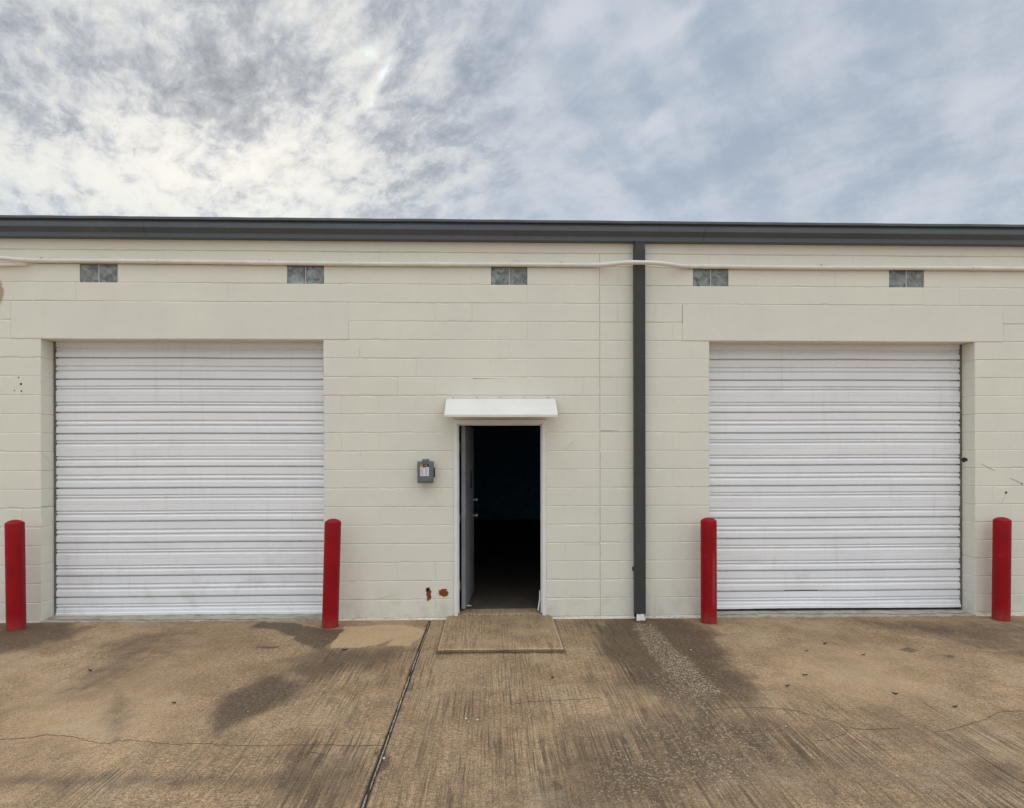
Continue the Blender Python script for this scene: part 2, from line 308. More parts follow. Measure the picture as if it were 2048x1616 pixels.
    h=t.m('SUBTRACT',h,t.m('MULTIPLY',groove,.7)); h=t.m('ADD',h,t.m('MULTIPLY',ridge,.25))
    if not pad: h=t.m('ADD',h,t.m('MULTIPLY',peb,.5))
    t.put(b.inputs['Normal'],t.bump(h,.55,.008))
    return m
M['ground']=concrete('stained_concrete')
M['pad']=concrete('pad_concrete',True)
M['sealant']=simple('grey_sealant',(.38,.34,.29),.7,var=.3,nscale=30,dirt=((.07,.055,.04),.46,.85))
M['crack']=simple('dark_crack_fill',(.15,.11,.078),.9,var=.35,nscale=30)
M['groove']=simple('dark_joint_dirt',(.045,.036,.028),.95,var=.4,nscale=25)
M['dryleaf']=simple('dry_leaf',(.045,.028,.016),.8,var=.4,nscale=60)
M['pebble']=simple('pale_pebble',(.56,.51,.43),.7,var=.1,nscale=60)

# ------------------------------------------------------------------ geometry constants (metres; wall face at y=0)
CRS=.2032; Z0=.025
def zrow(k): return Z0+CRS*k
def gz(x): return .004-.0033*x                    # the yard falls a little to the right
OPEN=[(-4.856,-1.842),(2.412,5.435)]              # roller door openings
ZTOP=3.073; DOOR=(-.424,.589); ZHEAD=2.20
LINT=[(-5.169,-1.569),(2.112,5.761)]
GLX=[-4.2455,-2.033,.1885,2.430,4.6505]
BACK=.2
# ------------------------------------------------------------------ ground
def vnoise(x,y,s,seed):
    rs=np.random.RandomState(seed); L=rs.rand(256,256)
    u=x*s; v=y*s; i=np.floor(u).astype(int); j=np.floor(v).astype(int); fu=u-i; fv=v-j
    fu=fu*fu*(3-2*fu); fv=fv*fv*(3-2*fv)
    g=lambda a,b:L[a%256,b%256]
    return (g(i,j)*(1-fu)+g(i+1,j)*fu)*(1-fv)+(g(i,j+1)*(1-fu)+g(i+1,j+1)*fu)*fv
def fbm(x,y,s,seed,o=4):
    r=0;a=.5
    for k in range(o): r=r+a*vnoise(x,y,s*2**k,seed+k); a*=.5
    return r/.9375
def polymask(x,y,poly,soft):
    n=len(poly); d=np.full(x.shape,1e9); ins=np.zeros(x.shape,bool)
    for i in range(n):
        ax,ay=poly[i]; bx,by=poly[(i+1)%n]
        ex,ey=bx-ax,by-ay; L=ex*ex+ey*ey+1e-12
        tt=np.clip(((x-ax)*ex+(y-ay)*ey)/L,0,1)
        d=np.minimum(d,np.hypot(x-ax-tt*ex,y-ay-tt*ey))
        c=((ay>y)!=(by>y))&(x<(bx-ax)*(y-ay)/(by-ay+1e-12)+ax); ins^=c
    sd=np.where(ins,-d,d)
    q=np.clip(.5-sd/(2*soft),0,1); return q*q*(3-2*q)
JX=-.686
def axis(fine0,fine1,step,far,extra=()):
    a=list(np.arange(fine0,fine1+1e-6,step))
    d=step
    lo=[];p=fine0
    while p>far[0]:
        d*=1.35; p-=d; lo.append(max(p,far[0]))
    d=step; hi=[]; p=fine1
    while p<far[1]:
        d*=1.35; p+=d; hi.append(min(p,far[1]))
    return np.array(sorted(set(np.round(lo[::-1]+a+hi+list(extra),4))))
def ground_sheet(name,x0,x1,edge):
    fx0,fx1=(max(x0,-6.2),min(x1,6.6))
    ex=[]
    if edge: ex=[edge+s*d for d in (0,.003,.006,.010,.016,.024,.035) for s in ((1,) if x0==edge else (-1,))]
    xs=axis(fx0,fx1,.016,(x0,x1),ex); ys=axis(-4.3,.0,.016,(-90,.0))
    if not len(ys): pass
    X,Y=np.meshgrid(xs,ys); X=X.copy(); Y=Y.copy()
    nx,ny=len(xs),len(ys)
    wx=(fbm(X,Y,5,11)-.5)*.22; wy=(fbm(X,Y,5,23)-.5)*.22
    wx2=(fbm(X,Y,22,31)-.5)*.05; wy2=(fbm(X,Y,22,41)-.5)*.05
    A={k:np.zeros(X.shape) for k in ('dark','light','agg','broom')}
    for key,S in (('dark',STAIN_D),('light',STAIN_L),('agg',STAIN_A)):
        for amt,soft,poly in S:
            k=(1. if soft>.12 else .35)
            mk=amt*polymask(X+wx*k+wx2*(1 if soft>.03 else .4),Y+wy*k+wy2*(1 if soft>.03 else .4),poly,soft*(1.8 if key=='dark' and soft>.03 else 1.))
            A[key]=1-(1-A[key])*(1-mk)
    if True:
        pd=polymask(X+wx2,Y+wy2,[(-.52,-1.165),(.67,-1.165),(.67,.02),(-.52,.02)],.045); A['dark']=1-(1-A['dark'])*(1-.8*pd)  # dark ring round the pad: dirt, and the pad's shadow painted into the slab
    A['dark']=np.clip(A['dark']+.16*np.clip(fbm(X,Y,.9,77)-.5,0,1)*2,0,1)
    # broom finish: strong on the right slab beside the joint and near the camera, worn smooth elsewhere
    b=np.where(X<JX, .22+.75*np.clip((X+2.3)/1.2,0,1)*np.clip(-Y/1.2,0.25,1)+.35*np.clip((-Y-2.8)/.8,0,1), 1.0-.62*np.clip((X-1.0)/1.2,0,1)+.6*np.clip((-Y-2.1)/.9,0,1)*np.clip((X-1.)/1.,0,1))
    b*=np.clip(.35+1.3*fbm(X,Y,.8,55),0,1.15); A['broom']=np.clip(b,0,1)
    Z=gz(X)+.003*(fbm(X,Y,1.2,91)-.5)
    if edge:
        s=1 if x0==edge else -1
        d=np.abs(X-edge)
        chip=np.clip(fbm(Y*1.0+50,Y*0+3,9,5 if s>0 else 6)-.60,0,1)*.12
        if s>0:
            for cy,ww,hh in ((-1.92,.17,.050),(-3.13,.16,.055),(-2.35,.08,.02)): chip=chip+hh*np.exp(-((Y-cy)/ww*1.6)**4)*(.6+.8*vnoise(Y+9,Y*0,40,3))
        drop=np.clip((.004+chip-d)/.010,0,1)
        Z=Z-drop*np.where(chip>.02,.012,.006)
        top=d<1e-5
        Z=np.where(top,np.minimum(Z,gz(X)-.012),Z)
        A['dark']=np.clip(A['dark']+.4*drop,0,1)
    V=np.stack([X,Y,Z],-1).reshape(-1,3)
    idx=np.arange(nx*ny).reshape(ny,nx)
    F=np.stack([idx[:-1,:-1],idx[:-1,1:],idx[1:,1:],idx[1:,:-1]],-1).reshape(-1,4)
    me=bpy.data.meshes.new(name)
    me.vertices.add(len(V)); me.vertices.foreach_set('co',V.ravel().astype(np.float32))
    me.loops.add(F.size); me.loops.foreach_set('vertex_index',F.ravel().astype(np.int32))
    me.polygons.add(len(F)); me.polygons.foreach_set('loop_start',np.arange(0,F.size,4,dtype=np.int32))
    me.polygons.foreach_set('use_smooth',np.ones(len(F),bool)); me.update(calc_edges=True)
    for k,a in A.items():
        at=me.attributes.new(k,'FLOAT','POINT'); at.data.foreach_set('value',a.ravel().astype(np.float32))
    return link(name,me,M['ground'],kind='structure')
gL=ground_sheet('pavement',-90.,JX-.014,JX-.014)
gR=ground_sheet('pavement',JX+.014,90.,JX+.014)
# joint bed below both slabs and the broken sealant bead in it
mb=MB(); mb.box((JX-.06,-90,-.09),(JX+.06,0,gz(JX)-.020)); mb.obj('joint_bed',M['groove'],kind='structure')
mb=MB(); y=-.05
rs=random.Random(4)
while y>-4.6:
    L=rs.uniform(.18,.7); y1=y-L; n=max(3,int(L/.03)); rings=[]
    w0=rs.uniform(.004,.0062); off=rs.uniform(-.004,.005)
    for i in range(n+1):
        yy=y+(y1-y)*i/n; w=w0*(.6+.6*rs.random()) if 0<i<n else .002
        c=JX+off+rs.uniform(-.0015,.0015); zt=gz(JX)-.004+rs.uniform(-.002,.002)
        rings.append([(c-w,yy,zt-.014),(c-w*.8,yy,zt-.002),(c,yy,zt),(c+w*.8,yy,zt-.002),(c+w,yy,zt-.014)])
    mb.loft(rings); y=y1-(rs.uniform(.01,.05) if rs.random()<.75 else rs.uniform(.1,.22))
mb.obj('joint_sealant',M['sealant'],smooth=True,kind='structure')
# cracks: thin irregular ribbons of dark fill a hair above the slab
mb=MB(); rs=random.Random(9)
for wd,pts in STAIN_K:
    P=[]
    for (ax,ay),(bx,by) in zip(pts[:-1],pts[1:]):
        n=max(2,int(math.hypot(bx-ax,by-ay)/.022))
        for i in range(n):
            u=i/n; P.append((ax+(bx-ax)*u+rs.uniform(-.006,.006),ay+(by-ay)*u+rs.uniform(-.006,.006)))
    P.append(pts[-1]); rings=[]
    for i,(px,py) in enumerate(P):
        a=P[max(i-1,0)]; c=P[min(i+1,len(P)-1)]; dx,dy=c[0]-a[0],c[1]-a[1]; L=math.hypot(dx,dy)+1e-9
        w=wd*.14*rs.uniform(.1,1.25)*min(1,i/4+.2,(len(P)-1-i)/4+.2); nx,ny=-dy/L*w,dx/L*w
        zz=gz(px)+.0035
        rings.append([(px-nx,py-ny,zz-.0035),(px-nx*.6,py-ny*.6,zz),(px+nx*.6,py+ny*.6,zz),(px+nx,py+ny,zz-.0035)])
    mb.loft(rings,cap=False,closed=False)
mb.obj('pavement_crack',M['crack'],kind='structure')

# ------------------------------------------------------------------ building
B=empty('warehouse_building',(0,0,0),label='long low cream painted concrete block warehouse with two white roller doors and a charcoal gutter',cat='warehouse')
W=MB(); rw=random.Random(21)
def hn(x,k): return .5+.5*math.sin(x*2.1+k*7.3)*math.sin(x*.77+k*3.1+1.)*1.0
def pillow(mb,a0,a1,b0,b1,mp,k=0,dv=(.0016,.0016),dh=None,off=None):
    """one block face: a=run, b=height, depth positive into the wall; edges fall into the joints"""
    off=rw.uniform(-.0006,.0006) if off is None else off
    La=a1-a0; Lb=b1-b0
    na=max(1,int(round(La/.11)))
    ta=[0.]+([.012/La] if La>.05 else [])+[i/na for i in range(1,na)]+([1-.012/La] if La>.05 else [])+[1.]
    tb=[0.,.014/Lb,.5,1-.014/Lb,1.] if Lb>.06 else [0.,1.]
    def depth_h(a,bk):
        base=.0022+.0078*hn(a,bk)
        return base*rw.uniform(.85,1.1)
    out=[];inn=[]
    per=[(t,0.) for t in ta]+[(1.,t) for t in tb[1:]]+[(t,1.) for t in reversed(ta[:-1])]+[(0.,t) for t in reversed(tb[1:-1])]
    for u,v in per:
        a=a0+La*u; b=b0+Lb*v
        hor=v in(0.,1.); ver=u in(0.,1.)
        mh=.0078*rw.uniform(.75,1.25)*(2.1 if rw.random()<.045 else 1.); mv=.0055*rw.uniform(.7,1.3)
        if hor: d=depth_h(a,b*2.7) if dh is None else dh
        else: d=dv[0] if u==0. else dv[1]
        out.append(mp(a,b,d))
        ia=min(max(a,a0+mv),a1-mv); ib=min(max(b,b0+mh),b1-mh)
        inn.append(mp(ia,ib,off))
    n=len(out)
    mb.add(out+inn,[(i,(i+1)%n,n+(i+1)%n,n+i) for i in range(n)]+[tuple(range(n,2*n))])
front=lambda a,b,d:(a,d,b)
def joints(x0,x1,ref,half):
    """vertical joint positions strictly between x0 and x1 for running bond with a joint at ref (+half block)"""
    r=ref+(CRS if half else 0.); k=math.ceil((x0-r)/(2*CRS)+1e-6); o=[]
    while r+2*CRS*k<x1-1e-6:
        o.append(r+2*CRS*k); k+=1
    o=[v for v in o if v-x0>.03 and x1-v>.03]
    return o
XL,XR=-9.,10.2; CTRL=1.189
for k in range(-1,20):
    zb,zt=(zrow(k),zrow(k+1)) if k>=0 else (-.10,zrow(0)-.0)
    if k==19: zt=4.032
    if k==-1: zb=-.1
    cuts=[]
    if k<=14: cuts+=OPEN
    if k in(15,16): cuts+=LINT
    if k<=10: cuts.append(DOOR)
    if k==18: cuts+=[(g-.199,g+.199) for g in GLX]
    spans=[];p=XL
    for c in sorted(cuts): spans.append((p,c[0])); p=c[1]
    spans.append((p,XR))
    sp2=[]
    for a,b in spans:
        if a<CTRL<b: sp2+= [(a,CTRL),(CTRL,b)]
        else: sp2.append((a,b))
    for a,b in sp2:
        ref=-4.856 if b<=-4.8 else (-1.848 if b<=CTRL else (CTRL if a<5.3 else 5.435))
        odd=(k%2==1)
        half=odd if b<=CTRL else (not odd)
        js=[a]+joints(a,b,ref,half)+[b]
        vds=[]
        for j in js:
            if abs(j-CTRL)<1e-4: vds.append(.010)
            else: vds.append(rw.choice((.0004,.001,.0018,.003,.0042)))
        for i in range(len(js)-1):
            pillow(W,js[i],js[i+1],zb,zt,front,k,(vds[i],vds[i+1]))
# piece over the door frame
pillow(W,DOOR[0],DOOR[1],ZHEAD,zrow(11),front)
# plain board course under the eave
for a,b in ((-9,-5.27),(-5.27,.2),(.2,2.78),(2.78,6.4),(6.4,10.2)):
    pillow(W,a,b,4.032,4.30,lambda a,b,d:(a,d-.004,b),dv=(.002,.002),dh=.010)
# jambs of the roller openings, coursed like the wall
for (x0,x1) in OPEN:
    for xx,s in ((x0,1),(x1,-1)):
        for k in range(0,15):
            zb=zrow(k) if k else -.05
            pillow(W,.001,BACK+.06,zb,min(zrow(k+1),ZTOP),(lambda X,S:(lambda a,b,d:(X-S*(d+.0005),a,b)))(xx,s))
# solid body behind the faces
yb=.0135
def body(x0,x1,z0,z1): W.box((x0,yb,z0),(x1,BACK+.05,z1))
segs=[(XL,OPEN[0][0]-.0135),(OPEN[0][1]+.0135,DOOR[0]-.002),(DOOR[1]+.002,OPEN[1][0]-.0135),(OPEN[1][1]+.0135,XR)]
for a,b in segs: body(a,b,-.1,ZTOP+.009)
body(DOOR[0]-.002,DOOR[1]+.002,ZHEAD+.004,ZTOP+.009)
body(XL,XR,ZTOP+.009,3.683)
px=XL
for g in GLX: body(px,g-.199,3.683,3.886); px=g+.199
body(px,XR,3.683,3.886); body(XL,XR,3.886,4.30)
W.obj('wall',M['wall'],B,fix=True)
# lintels: precast, two courses high, a shade proud
for i,(a,b) in enumerate(LINT):
    L=MB(); mp=lambda a,b,d:(a,d-.004,b)
    if i==0:
        pillow(L,a,-3.573,ZTOP-.002,3.479,mp,dv=(.003,.0014),off=0); pillow(L,-3.573,b,ZTOP-.002,3.479,mp,dv=(.0014,.005),off=0)
    else: pillow(L,a,b,ZTOP-.002,3.479,mp,dv=(.002,.002),off=0)
    o=OPEN[i]
    # soffit with a ragged plaster edge
    n=90; rr=random.Random(i+3); f=[];bk=[]
    for q in range(n+1):
        xx=o[0]+(o[1]-o[0])*q/n; f.append((xx,-.001+rr.uniform(-.001,.002),ZTOP-.002+(rr.uniform(.002,.008) if rr.random()<.13 else rr.uniform(-.0015,.0015)))); bk.append((xx,BACK+.05,ZTOP+.001))
    L.add(f+bk,[(q,q+1,n+2+q,n+1+q) for q in range(n)])
    L.obj('lintel',M['lintel'],B)
# gutter, drip edge, roof and the rest of the shell
G=MB()
prof=[(.0,4.146),(-.078,4.146),(-.083,4.150),(-.083,4.192),(-.087,4.200),(-.122,4.236),(-.127,4.242),(-.127,4.288),(-.123,4.292),(-.118,4.288),(-.118,4.25),(-.078,4.205),(-.070,4.160),(.0,4.160)]
for a,b in ((-9.2,-3.7),(-3.7,2.32),(2.32,10.4)):
    G.extrude_x([(y,z+.0) for y,z in prof],a+.0015,b-.0015)
G.obj('gutter',M['gutter'],B,smooth=False)
E1=MB(); rr=random.Random(12)
dp=[(-.098,4.286),(-.101,4.30),(-.101,4.318),(-.133,4.324),(-.135,4.330),(-.133,4.352),(-.10,4.358),(.3,4.365),(.3,4.34),(-.09,4.33),(-.09,4.286)]
rings=[]; n=110
for i in range(n+1):
    xx=-9.2+19.6*i/n; w=rr.uniform(-.0022,.0022); rings.append([(xx,y+w*.5,z+(w if z>4.32 else 0)) for y,z in dp])
E1.loft(rings); E1.obj('drip_edge',M['gutter'],B)
Rf=MB(); Rf.add([(-9.2,.25,4.36),(10.4,.25,4.36),(10.4,16,4.75),(-9.2,16,4.75),(-9.2,.25,4.30),(10.4,.25,4.30),(10.4,16,4.69),(-9.2,16,4.69)],[(0,1,2,3),(7,6,5,4),(0,4,5,1),(1,5,6,2),(2,6,7,3),(3,7,4,0)])
xx=-9.0
while xx<10.3:
    Rf.add([(xx-.02,.0,4.362),(xx+.02,.0,4.362),(xx,.0,4.378),(xx-.02,16,4.752),(xx+.02,16,4.752),(xx,16,4.775)],[(0,1,2),(0,2,5,3),(2,1,4,5),(3,5,4)]); xx+=.61
Rf.obj('roof',M['roof'],B)
S=MB(); S.box((XL,BACK+.05,-.1),(XL+.2,16,4.3)); S.box((XR-.2,BACK+.05,-.1),(XR,16,4.3)); S.box((XL,15.8,-.1),(XR,16,4.3))
S.obj('side_wall',M['wall'],B)
# the dark room behind the open door
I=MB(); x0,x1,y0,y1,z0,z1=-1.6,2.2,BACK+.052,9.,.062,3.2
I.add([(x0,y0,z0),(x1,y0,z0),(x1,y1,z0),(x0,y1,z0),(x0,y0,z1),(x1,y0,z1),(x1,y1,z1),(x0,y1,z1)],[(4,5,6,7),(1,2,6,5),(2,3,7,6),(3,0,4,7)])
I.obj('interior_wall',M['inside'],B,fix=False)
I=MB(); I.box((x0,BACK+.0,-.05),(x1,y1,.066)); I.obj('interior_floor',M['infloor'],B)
# roller doors
PER=.605; OFFS=[(0,1.),(.091,.45),(.142,.5),(.236,1.),(.314,.5),(.344,.5),(.42,.25),(.491,.5),(.523,.5)]
def roller(x0,x1,seed,label,dents,zb=.035):
    D=empty('roller_door',(0,0,0)); D.parent=B; D['label']=label
    rr=random.Random(seed); xs=list(np.linspace(x0+.022,x1-.022,64))
    prof=[]  # (z,depth,kind)
    lines=[]
    k=0
    while True:
        base=2.896-PER*(k-1)
        for o,s in OFFS: lines.append((base-o,s))
        k+=1
        if base<0: break
    lines=[l for l in lines if zb+.03<l[0]<3.06]
    lines.sort()
    prof.append((zb,0.)); zp=0.
    for z,s in lines:
        gap=min(.030,max(.010,z-zp-.010)); zp=z
        if s>=1.:   # overlap seam between sheets: sharp lip over a deep shadowed slot
            prof+= [(z-.010,.003),(z-.0088,.036),(z+.0055,.036),(z+.0068,.0),(z+.016,-.002)]
        elif s>.3:  # rolled rib edge: shadow above, lit lip below
            prof+= [(z-gap,.000),(z-.003,.017),(z+.0055,.017),(z+.0062,.0005)]
        else: prof+= [(z-.005,.0005),(z,.0045),(z+.003,.0005)]
    prof.append((3.10,0.))
    V=[];F=[];nx=len(xs)
    wob=[rr.uniform(-.0012,.0012) for _ in prof]
    for j,(z,d) in enumerate(prof):
        for i,x in enumerate(xs):
            yy=BACK+d+.0012*math.sin(x*3.1+z*2+seed)+.0007*math.sin(x*9.7+z*11)
            zz=z+.0015*math.sin(x*2.3+seed+z)
            for cx,cz,r,h in dents:
                yy+=h*math.exp(-(((x-cx)/r)**2+((z-cz)/(r*.35))**2))
            if z>2.9: zz+=.002*math.sin(x*5)
            V.append((x,yy,zz))
    for j in range(len(prof)-1):
        for i in range(nx-1): a=j*nx+i; F.append((a,a+1,a+nx+1,a+nx))
    me=bpy.data.meshes.new('curtain'); me.from_pydata(V,[],F); me.update()
    o=link('curtain',me,M['shutter'],D)
    # bottom bar and rubber seal
    bb=MB(); rings=[]
    for i,x in enumerate(xs):
        w=.004*math.sin(x*1.7+seed)+rr.uniform(-.001,.001)
        rings.append([(x,BACK-.012,zb+w),(x,BACK-.012,zb+.026+w),(x,BACK-.003,zb+.032+w),(x,BACK+.02,zb+.03+w),(x,BACK+.02,zb+w)])
    bb.loft(rings); bb.obj('bottom_bar',M['shutter'],D)
    bb=MB(); rings=[]
    for x in xs:
        w=rr.uniform(-.002,.001); rings.append([(x,BACK-.006,zb-.022+w),(x,BACK-.006,zb+.003),(x,BACK+.015,zb+.003),(x,BACK+.015,zb-.022+w)])
    bb.loft(rings); bb.obj('rubber_seal',M['rubber'],D)
    for a,b in ((x0+.002,x0+.024),(x1-.024,x1-.002)):
        g=MB(); g.box((a,BACK-.004,.0),(b,BACK+.05,ZTOP+.0)); g.obj('guide_rail',M['rail'],D,bevel=.002)
    g=MB(); g.box((x0,BACK+.035,ZTOP-.03),(x1,BACK+.05,ZTOP+.02)); g.box((x0,BACK+.046,-.02),(x1,BACK+.05,ZTOP)); g.obj('backing',M['rail'],D)
    return D
roller(OPEN[0][0],OPEN[0][1],1,'left roller door, white with a curled bottom edge at its left corner',[(-3.2,.9,.5,.006),(-2.4,.35,.4,.006),(-4.2,.5,.35,-.004),(-3.5,2.1,.6,.004)])
roller(OPEN[1][0],OPEN[1][1],2,'right roller door, white with a dented lower panel',[(3.55,.22,.28,.016),(4.15,.12,.3,-.010),(3.0,.55,.12,.010),(4.4,.8,.4,.005),(2.9,2.2,.5,.005)],zb=.040)
# sills
for i,(x0,x1) in enumerate(OPEN):
    s=MB(); rr=random.Random(40+i); n=70; A=[];Bq=[];Cq=[];Dq=[]
    for q in range(n+1):
        x=x0-.0+(x1-x0)*q/n; g=gz(x)
        fy=-.022+rr.uniform(-.012,.010)
        A.append((x,fy,g-.02)); Bq.append((x,fy+.003,g+.010+rr.uniform(-.004,.003))); Cq.append((x,.09+rr.uniform(-.02,.02),g+.017+rr.uniform(-.003,.004))); Dq.append((x,BACK+.045,g+.022))
    s.add(A+Bq+Cq+Dq,[(r*(n+1)+q,r*(n+1)+q+1,(r+1)*(n+1)+q+1,(r+1)*(n+1)+q) for r in range(3) for q in range(n)])
    so=s.obj('door_sill',M['sill'],B)
    # long wandering break along the sill
    c=MB(); rings=[]; n=110; yy=.045
    for q in range(n+1):
        x=x0+.05+(x1-x0-.1)*q/n; yy+=rr.uniform(-.009,.009); yy=min(max(yy,.0),.10); w=.0045*rr.uniform(.2,1.5)
        z=gz(x)+.0175+.012*max(0,min(1,(yy+.02)/.11))-.004
        rings.append([(x,yy-w,z),(x,yy,z+.003),(x,yy+w,z)])
    c.loft(rings,cap=False,closed=False); c.obj('sill_crack',M['crack'],so)
# white caulk lip where the wall meets the yard
for a,b in ((-9,OPEN[0][0]),(OPEN[0][1],-.62),(.72,OPEN[1][0]),(OPEN[1][1],10.2)):
    l=MB(); rr=random.Random(int(a*10)+99); n=max(8,int((b-a)/.03)); rings=[]
    for q in range(n+1):
        x=a+(b-a)*q/n; g=gz(x); h=.014+.006*math.sin(x*4)+rr.uniform(-.004,.004); w=.010+rr.uniform(-.005,.004)
        rings.append([(x,.004,g-.02),(x,-w-.004,g-.004),(x,-w,g+.004),(x,-.0035,g+h),(x,.004,g+h+.002)])
    l.loft(rings); l.obj('caulk_lip',M['lip'],B)
# glass block windows
for g in GLX:
    w=MB(); w.box((g-.1995,.03,3.6825),(g+.1995,.2,3.8865)); w.box((g-.0055,.006,3.684),(g+.0055,.03,3.885))
    wo=w.obj('glass_block_window',M['mortar'],B)
    for s in (-1,1):
        q=MB(); cx=g+s*.1015; h=.0955; cz=3.7765
        def ring(hh,y): return [(cx-hh,y,cz-hh),(cx+hh,y,cz-hh),(cx+hh,y,cz+hh),(cx-hh,y,cz+hh)]
        q.loft([ring(h,.034),ring(h,.012),ring(h-.004,.008),ring(h-.012,.009),ring(h-.016,.012)])
        q.obj('glass_block',M['glass'],wo)
# door frame, open leaf, threshold
fr=MB()
def framebar(x0,x1,z0,z1,y0=-.012,y1=.13): fr.box((x0,y0,z0),(x1,y1,z1))
framebar(DOOR[0],DOOR[0]+.042,-.01,2.198); framebar(DOOR[1]-.042,DOOR[1],-.01,2.198)
framebar(DOOR[0]+.042,DOOR[1]-.042,2.150,2.198)
fr.box((DOOR[0]+.042,.022,.06),(DOOR[0]+.056,.07,2.150)); fr.box((DOOR[1]-.056,.022,.06),(DOOR[1]-.042,.07,2.150)); fr.box((DOOR[0]+.056,.022,2.136),(DOOR[1]-.056,.07,2.150))
fr.obj('door_frame',M['white'],B,bevel=.003)
th=MB(); rr=random.Random(77); n=50; A=[];Bq=[];Cq=[];Dq=[];Eq=[]
for q in range(n+1):
    x=-.455+1.075*q/n; e=.0 if .1<q/n<.9 else -.012
    A.append((x,-.035+rr.uniform(-.012,.008),-.03)); Bq.append((x,-.022+rr.uniform(-.01,.008),.026+e+rr.uniform(-.008,.006))); Cq.append((x,-.013+rr.uniform(-.004,.002),.056+e+rr.uniform(-.006,.004))); Dq.append((x,.01,.066+e)); Eq.append((x,.2,.0665+e))
th.add(A+Bq+Cq+Dq+Eq,[(r*(n+1)+q,r*(n+1)+q+1,(r+1)*(n+1)+q+1,(r+1)*(n+1)+q) for r in range(4) for q in range(n)])
th.obj('threshold',M['pad'],B)
hx,hy=-.327,.135; ang=math.atan2(.862,.072); ca,sa=math.cos(ang),math.sin(ang)
def dl(u,v,z): return (hx+ca*u+sa*v,hy+sa*u-ca*v,z)   # u along the leaf, v out of its outer face
lf=MB()
def lbox(mb,u0,u1,v0,v1,z0,z1):
    mb.add([dl(u0,v0,z0),dl(u1,v0,z0),dl(u1,v1,z0),dl(u0,v1,z0),dl(u0,v0,z1),dl(u1,v0,z1),dl(u1,v1,z1),dl(u0,v1,z1)],[(0,3,2,1),(4,5,6,7),(0,1,5,4),(1,2,6,5),(2,3,7,6),(3,0,4,7)])
lbox(lf,0,.865,-.022,.022,.082,2.138)
dleaf=lf.obj('door',M['leaf_door'],B,bevel=.003)
s=MB(); lbox(s,.50,.60,.0225,.026,1.40,1.62); s.obj('door_vent',M['black'],dleaf)
for nm,z,r in (('door_knob',1.045,.027),('deadbolt',1.24,.024)):
    kb=MB(); rings=[]
    for v,rad in ((.022,r*1.05),(.030,r*1.05),(.034,r*.5),(.05,r*.5),(.056,r),(.075,r*.95),(.082,r*.5)):
        rings.append([dl(.80+rad*math.cos(2*math.pi*i/16),v,z+rad*math.sin(2*math.pi*i/16)) for i in range(16)])
    kb.loft(rings); kb.obj(nm,M['steel'],dleaf,smooth=True)
for z in (.35,1.1,1.9):
    h=MB(); h.tube([(DOOR[0]+.055,.134,z-.05),(DOOR[0]+.055,.134,z+.05)],.008); h.obj('hinge',M['rail'],dleaf,smooth=True)
ws=MB(); ws.loft([[(.520,.06,.30),(.528,.06,.30),(.528,.07,.30),(.520,.07,.30)],[(.516,.055,.2),(.527,.055,.2),(.527,.066,.2),(.516,.066,.2)],[(.497,.04,.09),(.510,.04,.085),(.510,.052,.085),(.497,.052,.09)]])
ws.obj('weather_strip',M['white'],B)
# damage on the wall face
def blot(mb,cx,cz,rx,rz,y,seed,n=26,jit=.4,th=.0025):
    rr=random.Random(seed); rim=[];top=[]
    for i in range(n):
        a=2*math.pi*i/n; k=1+rr.uniform(-jit,jit)*.8
        rim.append((cx+rx*k*math.cos(a),.004,cz+rz*k*math.sin(a))); top.append((cx+rx*k*.86*math.cos(a),y-th*rr.uniform(.6,1),cz+rz*k*.86*math.sin(a)))
    mb.loft([rim,top])
r=MB(); blot(r,-.703,.292,.032,.066,-.001,1); blot(r,-.712,.225,.009,.014,-.001,2); blot(r,-.688,.262,.012,.04,-.0005,6); r.obj('rust_patch',M['rust'],B,fix=True)
r=MB(); blot(r,-.539,.300,.056,.043,-.001,3,34,.34); blot(r,-.541,.268,.012,.012,-.0005,8); blot(r,-.490,.302,.006,.006,-.0005,9); r.obj('rust_patch',M['rust'],B)
r=MB(); blot(r,-.708,.338,.023,.020,-.004,4); r.obj('broken_hole',M['hole'],B)
for x,z,q in ((5.792,1.374,.013),(-5.065,2.584,.011),(-5.091,2.653,.006),(-5.06,2.508,.008),(-5.133,2.514,.006),(5.975,1.472,.009)):
    r=MB(); blot(r,x,z,q,q,-.002,int(z*100),14,.2); r.obj('bolt_hole',M['hole'],B)
def scar(pts,w,mat,name,seed=1):
    rr=random.Random(seed); mb=MB(); P=[]
    for (a,b),(c,d) in zip(pts[:-1],pts[1:]):
        for i in range(10): P.append((a+(c-a)*i/10,b+(d-b)*i/10))
    P.append(pts[-1]); rings=[]
    for i,(x,z) in enumerate(P):
        ww=w*rr.uniform(.5,1.1)*min(1,.3+i/5); rings.append([(x,.004,z-ww),(x,-.0022,z-ww*.6),(x,-.0022,z+ww*.6),(x,.004,z+ww)])
    mb.loft(rings); mb.obj(name,mat,B)
scar([(5.50,1.70),(5.60,1.652),(5.665,1.622)],.005,M['scuff'],'cable_scar')
scar([(5.83,1.540),(5.91,1.508),(5.972,1.475)],.005,M['scuff'],'cable_scar',2)
scar([(5.735,1.25),(5.76,1.30),(5.785,1.36)],.004,M['scuff'],'cable_scar',3)
# soot at the jamb of the right door
r=MB(); rr=random.Random(8); rim=[];top=[]
for i in range(24):
    a=2*math.pi*i/24; k=1+rr.uniform(-.25,.25); yy=.165+.045*k*math.cos(a)*(1.0 if math.cos(a)>0 else 1.3); zz=1.74+.03*k*math.sin(a)
    rim.append((5.439,min(yy,.198),zz)); top.append((5.4325,min(yy,.198),1.74+.026*k*math.sin(a)))
r.loft([rim,top]); r.obj('soot_mark',M['soot'],B)

